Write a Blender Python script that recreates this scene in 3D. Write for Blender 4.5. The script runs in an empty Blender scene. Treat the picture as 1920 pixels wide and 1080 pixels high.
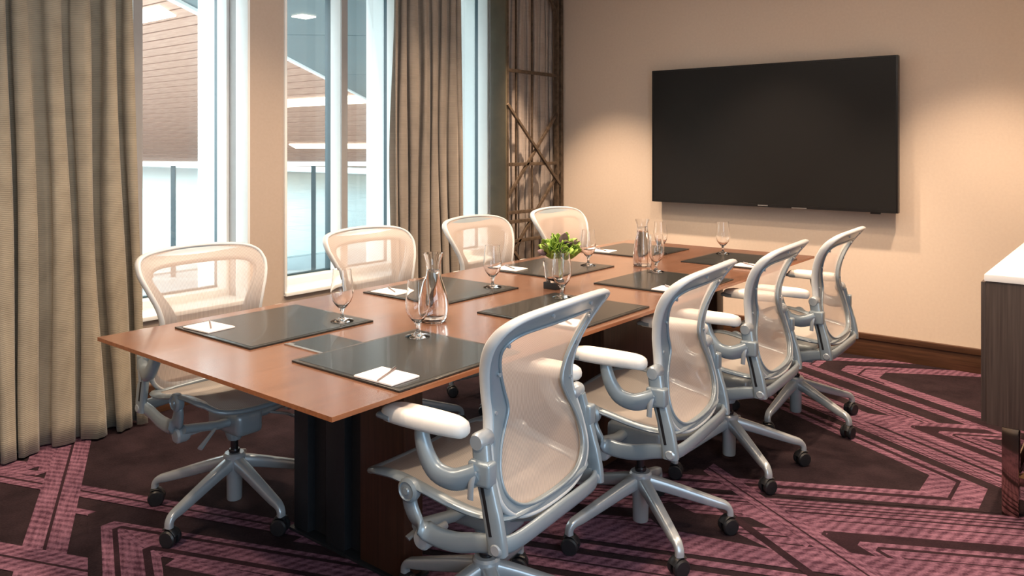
import bpy, math, random
from mathutils import Vector, Matrix
import bmesh
random.seed(7)
C = bpy.context.scene.collection
sc = bpy.context.scene
R = math.radians

# ------------------------------------------------------------------ camera
cam_d = bpy.data.cameras.new('camera')
cam = bpy.data.objects.new('camera', cam_d); C.objects.link(cam)
cam.location = (0, 0, 1.374)
cam.rotation_euler = (R(90), 0, R(38.86))
cam_d.sensor_width = 36.0
cam_d.lens = 1474.0/1920*36
cam_d.shift_y = -(540-272.4)/1920
cam_d.clip_start = 0.05; cam_d.clip_end = 300
sc.camera = cam

# ------------------------------------------------------------------ world
w = bpy.data.worlds.new('sky'); sc.world = w; w.use_nodes = True
nt = w.node_tree; nt.nodes.clear()
bg = nt.nodes.new('ShaderNodeBackground'); wo = nt.nodes.new('ShaderNodeOutputWorld')
bg.inputs[0].default_value = (0.90, 0.97, 1.0, 1); bg.inputs[1].default_value = 6.5
nt.links.new(bg.outputs[0], wo.inputs[0])

# ------------------------------------------------------------------ room lamps and added fill lights
def light(kind, name, loc, energy, color, rot=(0, 0, 0), **kw):
    d = bpy.data.lights.new(name, kind); d.energy = energy; d.color = color
    for k, v in kw.items(): setattr(d, k, v)
    o = bpy.data.objects.new(name, d); C.objects.link(o)
    o.location = loc; o.rotation_euler = rot
    return o
WARM = (1.0, 0.72, 0.50)
COOL = (0.62, 0.82, 1.0)
# wall washing downlights beside the screen wall
WASH = [(-3.3, 4.62), (-1.95, 4.62), (-0.72, 4.62), (0.2, 4.62)]
for x, y in WASH:
    light('SPOT', 'wall_wash_lamp', (x, y, 2.70), 290 if x < -3 else 210, WARM, (R(2), 0, 0), spot_size=R(74 if x < -3 else 80), spot_blend=0.6, shadow_soft_size=0.035)
# downlights over the table
DOWN = [(-2.05, 1.5), (-2.05, 3.0), (-2.05, 4.1), (-2.95, 2.2), (-2.95, 3.6), (-0.7, 2.3), (-0.7, 3.6), (-0.9, 0.6), (-2.6, 0.2)]
for x, y in DOWN:
    light('SPOT', 'downlight_lamp', (x, y, 2.70), 120, (1.0, 0.73, 0.50), (0, 0, 0), spot_size=R(120), spot_blend=0.8, shadow_soft_size=0.05)
# cool fill light added on the right wall side; no glazing is there
light('AREA', 'cool_side_fill', (1.05, 0.3, 1.15), 75, COOL, (0, R(82), R(8)), shape='RECTANGLE', size=2.0, size_y=2.6)
light('AREA', 'ceiling_fill_light', (-1.7, 1.8, 2.69), 50, (1.0, 0.84, 0.70), (0, 0, 0), shape='RECTANGLE', size=3.2, size_y=4.4)  # added broad warm fill under the ceiling, not a cove fitting

sc.view_settings.view_transform = 'Standard'
sc.view_settings.look = 'None'
sc.view_settings.exposure = 0.0
sc.view_settings.gamma = 1.0
sc.view_settings.use_curve_mapping = False

# ================================================================== materials
def mat(name, color, rough=0.5, metal=0.0, spec=0.5, trans=0.0, ior=1.45, coat=0.0, emis=None, estr=0.0, sheen=0.0):
    m = bpy.data.materials.new(name); m.use_nodes = True
    b = m.node_tree.nodes['Principled BSDF']
    b.inputs['Base Color'].default_value = (*color, 1)
    b.inputs['Roughness'].default_value = rough
    b.inputs['Metallic'].default_value = metal
    b.inputs['Specular IOR Level'].default_value = spec
    b.inputs['Transmission Weight'].default_value = trans
    b.inputs['IOR'].default_value = ior
    b.inputs['Coat Weight'].default_value = coat
    b.inputs['Sheen Weight'].default_value = sheen
    if emis:
        b.inputs['Emission Color'].default_value = (*emis, 1); b.inputs['Emission Strength'].default_value = estr
    return m
def N(m, t): return m.node_tree.nodes.new(t)
def L(m, a, b): m.node_tree.links.new(a, b)
def P(m): return m.node_tree.nodes['Principled BSDF']
def noise_color(m, c1, c2, scale=(1, 1, 1), nscale=5.0, detail=4, coord='Object', bump=0.0, bdist=0.002, lo=0.3, hi=0.7):
    tc = N(m, 'ShaderNodeTexCoord'); mp = N(m, 'ShaderNodeMapping'); mp.inputs['Scale'].default_value = scale
    nz = N(m, 'ShaderNodeTexNoise'); nz.inputs['Scale'].default_value = nscale; nz.inputs['Detail'].default_value = detail
    cr = N(m, 'ShaderNodeValToRGB')
    cr.color_ramp.elements[0].position = lo; cr.color_ramp.elements[0].color = (*c1, 1)
    cr.color_ramp.elements[1].position = hi; cr.color_ramp.elements[1].color = (*c2, 1)
    L(m, tc.outputs[coord], mp.inputs[0]); L(m, mp.outputs[0], nz.inputs['Vector'])
    L(m, nz.outputs[0], cr.inputs[0]); L(m, cr.outputs[0], P(m).inputs['Base Color'])
    if bump:
        bp = N(m, 'ShaderNodeBump'); bp.inputs['Strength'].default_value = bump; bp.inputs['Distance'].default_value = bdist
        L(m, nz.outputs[0], bp.inputs['Height']); L(m, bp.outputs[0], P(m).inputs['Normal'])
    return nz, cr

M = {}
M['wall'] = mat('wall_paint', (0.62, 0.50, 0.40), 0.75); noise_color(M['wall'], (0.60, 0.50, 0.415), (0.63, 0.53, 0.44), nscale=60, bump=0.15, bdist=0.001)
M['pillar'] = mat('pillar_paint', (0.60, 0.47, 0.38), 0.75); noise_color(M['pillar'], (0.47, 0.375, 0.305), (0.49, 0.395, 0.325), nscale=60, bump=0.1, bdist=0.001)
M['ceiling'] = mat('ceiling_paint', (0.80, 0.76, 0.70), 0.85); noise_color(M['ceiling'], (0.79, 0.75, 0.69), (0.81, 0.77, 0.71), nscale=40)
M['white'] = mat('white_frame_paint', (0.86, 0.88, 0.87), 0.4); noise_color(M['white'], (0.85, 0.87, 0.86), (0.87, 0.89, 0.88), nscale=20)
M['grey_frame'] = mat('grey_frame_paint', (0.36, 0.34, 0.33), 0.45); noise_color(M['grey_frame'], (0.35, 0.33, 0.32), (0.37, 0.35, 0.34), nscale=20)
M['olive'] = mat('olive_bronze', (0.10, 0.085, 0.055), 0.5, 0.2); noise_color(M['olive'], (0.09, 0.075, 0.05), (0.12, 0.10, 0.065), nscale=9)
M['gasket'] = mat('gasket_rubber', (0.03, 0.07, 0.09), 0.35); noise_color(M['gasket'], (0.028, 0.065, 0.085), (0.035, 0.075, 0.095), nscale=20)
M['base_wood'] = mat('baseboard_wood', (0.13, 0.06, 0.03), 0.4); noise_color(M['base_wood'], (0.045, 0.020, 0.010), (0.085, 0.039, 0.020), scale=(2, 2, 40), nscale=3)
M['table'] = mat('table_veneer', (0.28, 0.11, 0.055), 0.22, coat=0.6)
M['table_edge'] = mat('table_edge_veneer', (0.26, 0.10, 0.045), 0.35)
for k, c1, c2 in (('table', (0.118, 0.056, 0.034), (0.190, 0.092, 0.056)), ('table_edge', (0.20, 0.07, 0.03), (0.34, 0.13, 0.055))):
    noise_color(M[k], c1, c2, scale=(26, 1.1, 26), nscale=3.2, detail=7, bump=0.0, bdist=0.0005, lo=0.25, hi=0.75)
P(M['table']).inputs['Coat Roughness'].default_value = 0.16
M['leg_wood'] = mat('pedestal_wood', (0.05, 0.022, 0.013), 0.35); noise_color(M['leg_wood'], (0.035, 0.016, 0.010), (0.065, 0.028, 0.016), scale=(30, 30, 1.2), nscale=3, detail=6)
M['black_metal'] = mat('black_powder_coat', (0.018, 0.02, 0.023), 0.45, 0.2); noise_color(M['black_metal'], (0.016, 0.018, 0.021), (0.02, 0.022, 0.026), nscale=80)
M['leather'] = mat('black_leather', (0.02, 0.02, 0.019), 0.27, coat=0.15); noise_color(M['leather'], (0.017, 0.018, 0.018), (0.026, 0.026, 0.024), nscale=140, bump=0.12, bdist=0.0006)
M['paper'] = mat('paper', (0.88, 0.87, 0.85), 0.7); noise_color(M['paper'], (0.87, 0.86, 0.84), (0.90, 0.89, 0.87), nscale=40)
M['pen'] = mat('pen_plastic', (0.16, 0.12, 0.12), 0.3); noise_color(M['pen'], (0.14, 0.11, 0.11), (0.18, 0.14, 0.14), nscale=20)
M['steel'] = mat('brushed_steel', (0.62, 0.62, 0.62), 0.3, 1.0); noise_color(M['steel'], (0.58, 0.58, 0.58), (0.66, 0.66, 0.66), scale=(4, 4, 60), nscale=4)
M['frame'] = mat('chair_satin_frame', (0.27, 0.325, 0.365), 0.30, 0.3); noise_color(M['frame'], (0.26, 0.315, 0.355), (0.28, 0.335, 0.375), nscale=30)
M['polished'] = mat('chair_polished_aluminium', (0.42, 0.46, 0.49), 0.27, 0.4); noise_color(M['polished'], (0.41, 0.45, 0.48), (0.43, 0.47, 0.50), nscale=25)
M['rim'] = mat('chair_rim_highlit', (0.56, 0.56, 0.55), 0.38); noise_color(M['rim'], (0.45, 0.465, 0.475), (0.48, 0.495, 0.505), nscale=30)  # bright highlight along the frame edge, put into a paler bead colour
M['pad'] = mat('armpad_skin', (0.66, 0.64, 0.61), 0.5); noise_color(M['pad'], (0.64, 0.62, 0.59), (0.68, 0.66, 0.63), nscale=60, bump=0.1, bdist=0.0008)
M['dark_steel'] = mat('gas_piston', (0.05, 0.05, 0.055), 0.25, 0.8); noise_color(M['dark_steel'], (0.045, 0.045, 0.05), (0.055, 0.055, 0.06), nscale=20)
M['caster'] = mat('caster_rubber', (0.012, 0.012, 0.014), 0.4); noise_color(M['caster'], (0.010, 0.010, 0.012), (0.015, 0.015, 0.017), nscale=40)
M['tv_screen'] = mat('tv_glass', (0.010, 0.010, 0.010), 0.3, spec=0.35); noise_color(M['tv_screen'], (0.0098, 0.0098, 0.0103), (0.0104, 0.0104, 0.0109), nscale=2)
M['tv_frame'] = mat('tv_bezel', (0.006, 0.006, 0.007), 0.3); noise_color(M['tv_frame'], (0.005, 0.005, 0.006), (0.007, 0.007, 0.008), nscale=20)
M['cabinet'] = mat('cabinet_veneer', (0.06, 0.042, 0.035), 0.45); noise_color(M['cabinet'], (0.045, 0.031, 0.026), (0.080, 0.058, 0.049), scale=(45, 45, 0.9), nscale=3.5, detail=6, bump=0.1, bdist=0.0006)
M['quartz'] = mat('white_quartz', (0.85, 0.83, 0.80), 0.25); noise_color(M['quartz'], (0.84, 0.82, 0.79), (0.88, 0.86, 0.83), nscale=12)
M['bronze_chrome'] = mat('bronze_mirror_steel', (0.34, 0.27, 0.22), 0.08, 1.0); noise_color(M['bronze_chrome'], (0.33, 0.26, 0.21), (0.35, 0.28, 0.23), nscale=9)
M['brass'] = mat('antique_brass', (0.42, 0.28, 0.13), 0.35, 0.8); noise_color(M['brass'], (0.36, 0.24, 0.11), (0.48, 0.32, 0.15), nscale=14)
M['screen_metal'] = mat('lattice_bronze', (0.12, 0.09, 0.065), 0.42, 0.5); noise_color(M['screen_metal'], (0.08, 0.06, 0.042), (0.17, 0.125, 0.09), scale=(8, 8, 8), nscale=4, detail=6)
M['glassware'] = mat('clear_glass', (1, 1, 1), 0.0, trans=1.0, ior=1.42)
M['water'] = mat('still_water', (1, 1, 1), 0.0, trans=1.0, ior=1.33)
M['leaf'] = mat('leaf_green', (0.20, 0.36, 0.05), 0.5); noise_color(M['leaf'], (0.04, 0.13, 0.012), (0.34, 0.48, 0.07), nscale=22)
M['leaf_purple'] = mat('leaf_purple', (0.14, 0.08, 0.10), 0.5); noise_color(M['leaf_purple'], (0.08, 0.05, 0.06), (0.22, 0.14, 0.15), nscale=30)
M['stem'] = mat('stem_green', (0.55, 0.58, 0.25), 0.5); noise_color(M['stem'], (0.45, 0.5, 0.18), (0.7, 0.7, 0.4), nscale=30)
M['plank'] = mat('soffit_timber', (0.50, 0.30, 0.21), 0.55); noise_color(M['plank'], (0.44, 0.26, 0.20), (0.56, 0.36, 0.285), scale=(1, 8, 8), nscale=1.4, detail=5)
M['dark_gap'] = mat('soffit_backing', (0.05, 0.03, 0.025), 0.8); noise_color(M['dark_gap'], (0.045, 0.028, 0.022), (0.055, 0.032, 0.028), nscale=3)
M['teal'] = mat('teal_soffit_panel', (0.06, 0.17, 0.22), 0.35); noise_color(M['teal'], (0.014, 0.060, 0.080), (0.026, 0.085, 0.108), nscale=0.4)
M['paver'] = mat('terrace_paver', (0.62, 0.66, 0.66), 0.7); noise_color(M['paver'], (0.46, 0.50, 0.50), (0.54, 0.58, 0.58), nscale=2)
M['joint'] = mat('paver_joint', (0.36, 0.39, 0.40), 0.8); noise_color(M['joint'], (0.34, 0.37, 0.38), (0.38, 0.41, 0.42), nscale=2)
M['strip'] = mat('linear_lamp', (1, 0.9, 0.75), 0.5, emis=(1.0, 0.88, 0.70), estr=3.2)
M['rail_white'] = mat('rail_white', (0.9, 0.92, 0.92), 0.3); noise_color(M['rail_white'], (0.89, 0.91, 0.91), (0.92, 0.94, 0.94), nscale=9)
M['post_dark'] = mat('railing_post', (0.05, 0.07, 0.08), 0.4); noise_color(M['post_dark'], (0.045, 0.065, 0.075), (0.055, 0.075, 0.085), nscale=9)

def thin_glass(name, tint, gloss):
    m = bpy.data.materials.new(name); m.use_nodes = True; n = m.node_tree; n.nodes.clear()
    o = n.nodes.new('ShaderNodeOutputMaterial'); mx = n.nodes.new('ShaderNodeMixShader')
    t = n.nodes.new('ShaderNodeBsdfTransparent'); g = n.nodes.new('ShaderNodeBsdfGlossy'); f = n.nodes.new('ShaderNodeFresnel')
    t.inputs[0].default_value = (*tint, 1); g.inputs['Roughness'].default_value = 0.02
    ml = n.nodes.new('ShaderNodeMath'); ml.operation = 'MULTIPLY'; ml.inputs[1].default_value = gloss
    n.links.new(f.outputs[0], ml.inputs[0]); n.links.new(ml.outputs[0], mx.inputs[0])
    n.links.new(t.outputs[0], mx.inputs[1]); n.links.new(g.outputs[0], mx.inputs[2]); n.links.new(mx.outputs[0], o.inputs[0])
    return m
M['pane'] = thin_glass('window_glass', (0.94, 0.98, 0.98), 0.45)
M['balustrade'] = thin_glass('balustrade_glass', (0.86, 0.92, 0.93), 1.0)

def weave(name, color, alpha, stripe_scale, axis='X'):
    """woven suspension membrane: partly open, lets light through"""
    m = bpy.data.materials.new(name); m.use_nodes = True; n = m.node_tree; n.nodes.clear()
    o = n.nodes.new('ShaderNodeOutputMaterial')
    tc = n.nodes.new('ShaderNodeTexCoord'); wv = n.nodes.new('ShaderNodeTexWave'); wv.wave_type = 'BANDS'; wv.bands_direction = axis
    wv.inputs['Scale'].default_value = stripe_scale; wv.inputs['Distortion'].default_value = 0.3
    n.links.new(tc.outputs['Object'], wv.inputs['Vector'])
    cr = n.nodes.new('ShaderNodeValToRGB')
    cr.color_ramp.elements[0].color = (color[0]*0.82, color[1]*0.82, color[2]*0.82, 1)
    cr.color_ramp.elements[1].color = (*color, 1)
    n.links.new(wv.outputs[0], cr.inputs[0])
    d = n.nodes.new('ShaderNodeBsdfDiffuse'); t = n.nodes.new('ShaderNodeBsdfTranslucent'); s = n.nodes.new('ShaderNodeMixShader')
    n.links.new(cr.outputs[0], d.inputs[0]); n.links.new(cr.outputs[0], t.inputs[0]); s.inputs[0].default_value = 0.42
    n.links.new(d.outputs[0], s.inputs[1]); n.links.new(t.outputs[0], s.inputs[2])
    tr = n.nodes.new('ShaderNodeBsdfTransparent'); mx = n.nodes.new('ShaderNodeMixShader')
    mr = n.nodes.new('ShaderNodeMapRange'); mr.inputs['To Min'].default_value = alpha-0.12; mr.inputs['To Max'].default_value = alpha+0.08
    n.links.new(wv.outputs[0], mr.inputs['Value']); n.links.new(mr.outputs[0], mx.inputs[0])
    n.links.new(tr.outputs[0], mx.inputs[1]); n.links.new(s.outputs[0], mx.inputs[2]); n.links.new(mx.outputs[0], o.inputs[0])
    return m
M['mesh_back'] = weave('back_weave', (0.74, 0.62, 0.555), 0.62, 55)
M['mesh_seat'] = weave('seat_weave', (0.62, 0.58, 0.54), 0.86, 55)

def fabric(name, c1, c2, ribs):
    m = mat(name, c1, 0.8, sheen=0.2); b = P(m)
    tc = N(m, 'ShaderNodeTexCoord')
    wv = N(m, 'ShaderNodeTexWave'); wv.wave_type = 'BANDS'; wv.bands_direction = 'Z'; wv.inputs['Scale'].default_value = ribs; wv.inputs['Distortion'].default_value = 0.6
    nz = N(m, 'ShaderNodeTexNoise'); nz.inputs['Scale'].default_value = 9; nz.inputs['Detail'].default_value = 5
    L(m, tc.outputs['Object'], wv.inputs['Vector']); L(m, tc.outputs['Object'], nz.inputs['Vector'])
    mx = N(m, 'ShaderNodeMath'); mx.operation = 'MULTIPLY_ADD'; mx.inputs[1].default_value = 0.45
    L(m, wv.outputs[0], mx.inputs[0]); L(m, nz.outputs[0], mx.inputs[2])
    cr = N(m, 'ShaderNodeValToRGB'); cr.color_ramp.elements[0].position = 0.35; cr.color_ramp.elements[1].position = 0.95
    cr.color_ramp.elements[0].color = (*c1, 1); cr.color_ramp.elements[1].color = (*c2, 1)
    L(m, mx.outputs[0], cr.inputs[0]); L(m, cr.outputs[0], b.inputs['Base Color'])
    bp = N(m, 'ShaderNodeBump'); bp.inputs['Strength'].default_value = 0.25; bp.inputs['Distance'].default_value = 0.0015
    L(m, wv.outputs[0], bp.inputs['Height']); L(m, bp.outputs[0], b.inputs['Normal'])
    return m
M['curtain'] = fabric('curtain_gold_beige', (0.20, 0.168, 0.122), (0.335, 0.29, 0.215), 38)
M['curtain_hem'] = fabric('curtain_hem', (0.205, 0.168, 0.116), (0.345, 0.29, 0.20), 38)
M['curtain_taupe'] = fabric('curtain_taupe', (0.19, 0.16, 0.13), (0.28, 0.24, 0.20), 38)
M['drape_brown'] = fabric('drape_brown', (0.27, 0.225, 0.195), (0.38, 0.325, 0.285), 30)

# carpet: three pile colours
def carpet(name, c1, c2, streak=False):
    m = mat(name, c1, 0.95, spec=0.1)
    b = P(m); tc = N(m, 'ShaderNodeTexCoord')
    fine = N(m, 'ShaderNodeTexNoise'); fine.inputs['Scale'].default_value = 130; fine.inputs['Detail'].default_value = 2
    big = N(m, 'ShaderNodeTexNoise'); big.inputs['Scale'].default_value = 6; big.inputs['Detail'].default_value = 6; big.inputs['Roughness'].default_value = 0.65
    L(m, tc.outputs['Object'], fine.inputs['Vector']); L(m, tc.outputs['Object'], big.inputs['Vector'])
    ad = N(m, 'ShaderNodeMath'); ad.operation = 'MULTIPLY_ADD'; ad.inputs[1].default_value = 0.30 if streak else 0.45; L(m, fine.outputs[0], ad.inputs[0])
    if streak:
        uv = N(m, 'ShaderNodeUVMap'); uv.uv_map = 'UVMap'
        mp = N(m, 'ShaderNodeMapping'); mp.inputs['Rotation'].default_value = (0, 0, R(38)); mp.inputs['Scale'].default_value = (1, 1, 1)
        L(m, uv.outputs[0], mp.inputs[0])
        wv = N(m, 'ShaderNodeTexWave'); wv.wave_type = 'BANDS'; wv.bands_direction = 'X'; wv.inputs['Scale'].default_value = 9; wv.inputs['Distortion'].default_value = 2.5; wv.inputs['Detail'].default_value = 2
        L(m, mp.outputs[0], wv.inputs['Vector'])
        mm = N(m, 'ShaderNodeMath'); mm.operation = 'MULTIPLY_ADD'; mm.inputs[1].default_value = 0.15
        L(m, wv.outputs[0], mm.inputs[0]); 
        mp2 = N(m, 'ShaderNodeMapping'); mp2.inputs['Scale'].default_value = (2.2, 26, 1); L(m, uv.outputs[0], mp2.inputs[0])
        sn = N(m, 'ShaderNodeTexNoise'); sn.inputs['Scale'].default_value = 2.5; sn.inputs['Detail'].default_value = 5; sn.inputs['Roughness'].default_value = 0.6
        L(m, mp2.outputs[0], sn.inputs['Vector'])
        av = N(m, 'ShaderNodeMath'); av.operation = 'MULTIPLY_ADD'; av.inputs[1].default_value = 0.62; L(m, sn.outputs[0], av.inputs[0]); 
        bb = N(m, 'ShaderNodeMath'); bb.operation = 'MULTIPLY'; bb.inputs[1].default_value = 0.2; L(m, big.outputs[0], bb.inputs[0]); L(m, bb.outputs[0], av.inputs[2])
        h = N(m, 'ShaderNodeMath'); h.operation = 'SUBTRACT'; h.inputs[1].default_value = 0.02; L(m, av.outputs[0], h.inputs[0])
        L(m, h.outputs[0], mm.inputs[2]); L(m, mm.outputs[0], ad.inputs[2])
    else:
        L(m, big.outputs[0], ad.inputs[2])
    cr = N(m, 'ShaderNodeValToRGB'); cr.color_ramp.elements[0].position = 0.46 if streak else 0.45; cr.color_ramp.elements[1].position = 0.80 if streak else 1.0
    cr.color_ramp.elements[0].color = (*c1, 1); cr.color_ramp.elements[1].color = (*c2, 1)
    L(m, ad.outputs[0], cr.inputs[0]); L(m, cr.outputs[0], b.inputs['Base Color'])
    bp = N(m, 'ShaderNodeBump'); bp.inputs['Strength'].default_value = 0.5; bp.inputs['Distance'].default_value = 0.004
    L(m, fine.outputs[0], bp.inputs['Height']); L(m, bp.outputs[0], b.inputs['Normal'])
    return m
M['carpet_dark'] = carpet('carpet_aubergine', (0.010, 0.006, 0.008), (0.032, 0.019, 0.023))
M['carpet_pink'] = carpet('carpet_mauve', (0.050, 0.020, 0.034), (0.235, 0.115, 0.165), True)
M['carpet_line'] = carpet('carpet_line', (0.014, 0.007, 0.010), (0.035, 0.017, 0.023))

# ================================================================== mesh helpers
class MB:
    def __init__(s): s.v = []; s.f = []; s.mi = []; s.uv = None
    def add(s, vs, fs, mi=0):
        o = len(s.v); s.v += [tuple(v) for v in vs]; s.f += [tuple(i+o for i in f) for f in fs]; s.mi += [mi]*len(fs); return s
    def box(s, x0, x1, y0, y1, z0, z1, mi=0):
        vs = [(x, y, z) for z in (z0, z1) for y in (y0, y1) for x in (x0, x1)]
        return s.add(vs, [(0, 2, 3, 1), (4, 5, 7, 6), (0, 1, 5, 4), (2, 6, 7, 3), (0, 4, 6, 2), (1, 3, 7, 5)], mi)
    def bar(s, p0, p1, w, h, up=(0, 0, 1), mi=0):
        return s.sweep([p0, p1], [w/2]*2, [h/2]*2, n=4, up=up, power=None, mi=mi)
    def lathe(s, prof, n=24, c=(0, 0, 0), axis='z', mi=0, cap=True):
        rings = []
        for r, z in prof:
            ring = []
            for k in range(n):
                a = 2*math.pi*k/n; x, y = r*math.cos(a), r*math.sin(a)
                p = (x, y, z) if axis == 'z' else ((z, x, y) if axis == 'x' else (x, z, y))
                ring.append((p[0]+c[0], p[1]+c[1], p[2]+c[2]))
            rings.append(ring)
        vs = [p for r in rings for p in r]; fs = []
        for i in range(len(rings)-1):
            for k in range(n):
                fs.append((i*n+k, i*n+(k+1) % n, (i+1)*n+(k+1) % n, (i+1)*n+k))
        if cap:
            fs.append(tuple(reversed(range(n)))); fs.append(tuple((len(rings)-1)*n+k for k in range(n)))
        return s.add(vs, fs, mi)
    def sweep(s, pts, ws, hs, n=10, up=(0, 0, 1), power=1.0, closed=False, mi=0):
        pts = [Vector(p) for p in pts]; m = len(pts); upv = Vector(up)
        if not hasattr(ws, '__len__'): ws = [ws]*m
        if not hasattr(hs, '__len__'): hs = [hs]*m
        vs = []
        for i, p in enumerate(pts):
            if closed: t = pts[(i+1) % m]-pts[i-1]
            else: t = pts[min(i+1, m-1)]-pts[max(i-1, 0)]
            t.normalize(); side = t.cross(upv)
            if side.length < 1e-5: side = t.cross(Vector((0, 1, 0)))
            side.normalize(); nrm = side.cross(t)
            if power is None:
                for a, b in ((-1, -1), (1, -1), (1, 1), (-1, 1)): vs.append(p+side*ws[i]*a+nrm*hs[i]*b)
            else:
                for k in range(n):
                    a = 2*math.pi*k/n; ca, sa = math.cos(a), math.sin(a)
                    ca = math.copysign(abs(ca)**power, ca); sa = math.copysign(abs(sa)**power, sa)
                    vs.append(p+side*ws[i]*ca+nrm*hs[i]*sa)
        if power is None: n = 4
        fs = []
        for i in range(m if closed else m-1):
            j = (i+1) % m
            for k in range(n): fs.append((i*n+k, i*n+(k+1) % n, j*n+(k+1) % n, j*n+k))
        if not closed:
            fs.append(tuple(reversed(range(n)))); fs.append(tuple((m-1)*n+k for k in range(n)))
        return s.add(vs, fs, mi)
    def build(s, name, material, parent=None, smooth=False, bevel=0.0, seg=2, angle=40):
        me = bpy.data.meshes.new(name); me.from_pydata(s.v, [], s.f)
        mats = material if isinstance(material, (list, tuple)) else [material]
        for m in mats: me.materials.append(m)
        if len(mats) > 1: me.polygons.foreach_set('material_index', s.mi)
        bm = bmesh.new(); bm.from_mesh(me)
        bmesh.ops.recalc_face_normals(bm, faces=bm.faces)
        if bevel:
            es = [e for e in bm.edges if len(e.link_faces) == 2 and e.calc_face_angle(0) > R(30)]
            bmesh.ops.bevel(bm, geom=es, offset=bevel, segments=seg, affect='EDGES', profile=0.6, clamp_overlap=True)
        bm.to_mesh(me); bm.free()
        if smooth or bevel:
            me.shade_smooth(); me.set_sharp_from_angle(angle=R(angle))
        me.update()
        o = bpy.data.objects.new(name, me); C.objects.link(o)
        if parent: o.parent = parent
        return o

def smoothpath(pts, k=6, closed=False):
    """Catmull-Rom through tuples of any length"""
    m = len(pts); out = []
    rng = range(m) if closed else range(m-1)
    for i in rng:
        g = (lambda j: pts[j % m]) if closed else (lambda j: pts[max(0, min(m-1, j))])
        p0, p1, p2, p3 = g(i-1), g(i), g(i+1), g(i+2)
        for q in range(k):
            t = q/k
            out.append(tuple(0.5*((2*b)+(-a+c)*t+(2*a-5*b+4*c-d)*t*t+(-a+3*b-3*c+d)*t**3) for a, b, c, d in zip(p0, p1, p2, p3)))
    if not closed: out.append(tuple(pts[-1]))
    return out

def tag(o, label=None, cat=None, group=None, kind=None):
    if label: o['label'] = label
    if cat: o['category'] = cat
    if group: o['group'] = group
    if kind: o['kind'] = kind
    return o
def thing(name, label, cat, loc=(0, 0, 0), rz=0.0, group=None):
    o = bpy.data.objects.new(name, None); C.objects.link(o); o.empty_display_size = 0.1
    o.location = loc; o.rotation_euler = (0, 0, rz)
    return tag(o, label, cat, group)
def copy_tree(o, parent=None):
    c = o.copy(); C.objects.link(c); c.parent = parent
    for ch in list(o.children): copy_tree(ch, c)
    return c

# ================================================================== room shell
XW = -3.97      # room face of the window wall
YT = 5.45       # screen wall
HC = 2.75
def struct(mb, name, m, parent=None, **k):
    o = mb.build(name, m, parent, **k)
    if not parent: o['kind'] = 'structure'
    return o

# ---- floor with the woven band pattern
fb = MB()
X0, X1, Y0, Y1 = -3.97, 1.2, -1.6, 5.45
quads = []
layer = [0.0005]
def clipx(p, q):
    return p, q
def poly(pts, kind, udir=None):
    """flat polygon of pile in one colour; uv runs along udir"""
    z = layer[0]; layer[0] += 0.00002
    # clip to the room
    def clip(ps, f, inter):
        out = []
        for i in range(len(ps)):
            a, b = ps[i], ps[(i+1) % len(ps)]
            if f(a): out.append(a)
            if f(a) != f(b): out.append(inter(a, b))
        return out
    def ix(xc): return lambda a, b: (xc, a[1]+(b[1]-a[1])*(xc-a[0])/(b[0]-a[0]))
    def iy(yc): return lambda a, b: (a[0]+(b[0]-a[0])*(yc-a[1])/(b[1]-a[1]), yc)
    ps = clip(pts, lambda p: p[0] >= -3.955, ix(-3.955)) if pts else []
    ps = clip(ps, lambda p: p[1] <= 5.43, iy(5.43)) if ps else []
    ps = clip(ps, lambda p: p[0] <= 1.1, ix(1.1)) if ps else []
    if len(ps) < 3: return
    ud = Vector(udir or (1, 0)).normalized(); vd = Vector((-ud.y, ud.x))
    quads.append(([(p[0], p[1], z) for p in ps], kind, [(Vector(p).dot(ud), Vector(p).dot(vd)) for p in ps]))
SL = 0.55
def stripe(off0, off1, xa, xb, sgn, kind, sl=SL):
    """parallel band: y = off + sgn*sl*x between xa and xb"""
    f = lambda o, x: o + sgn*sl*x
    poly([(xa, f(off0, xa)), (xb, f(off0, xb)), (xb, f(off1, xb)), (xa, f(off1, xa))], kind, (1, sgn*sl))
def chev(tx, ty, half, d, Ln, wt, wu, wl, kind, sl=SL):
    """nested pointed band: blunt tip at tx pointing along d, inner half height half"""
    xo = tx + d*wt
    ho_u = half + wu - wt*sl; ho_l = half + wl - wt*sl
    bx = tx - d*Ln
    iu = (bx, ty+half+Ln*sl); il = (bx, ty-half-Ln*sl)
    Lo = Ln+wt
    ou = (bx, ty+ho_u+Lo*sl); ol = (bx, ty-ho_l-Lo*sl)
    poly([iu, (tx, ty+half), (xo, ty+ho_u), ou], kind, (1, -d*sl))
    poly([il, ol, (xo, ty-ho_l), (tx, ty-half)], kind, (1, d*sl))
    poly([(tx, ty+half), (tx, ty-half), (xo, ty-ho_l), (xo, ty+ho_u)], kind, (1, 0.01))
def fan(offs, xa, xb, sgn, sl=SL):
    for a, b, k in offs: stripe(a, b, xa, xb, sgn, k, sl)
PK, LN, DK = 1, 2, 0
# right hand field
fan([(3.405, 3.545, PK), (3.570, 3.675, PK), (3.760, 3.835, PK), (3.850, 3.915, PK), (4.035, 4.075, PK)], -2.4, 0.6, -1)
fan([(3.435, 3.640, PK), (3.577, 3.589, LN), (3.517, 3.530, LN), (3.15, 3.352, PK), (3.286, 3.296, LN), (3.225, 3.235, LN)], -2.4, 0.6, 1)
for o_ in (3.435, 3.48, 3.60): stripe(o_+0.012, o_+0.018, -2.4, 0.6, -1, LN)
for o_ in (3.62, 3.78, 3.87): stripe(o_, o_+0.008, -2.4, 0.6, -1, LN)
for o_ in (3.46, 3.555, 3.61, 3.32, 3.19): stripe(o_, o_+0.007, -2.4, 0.6, 1, LN)
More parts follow.
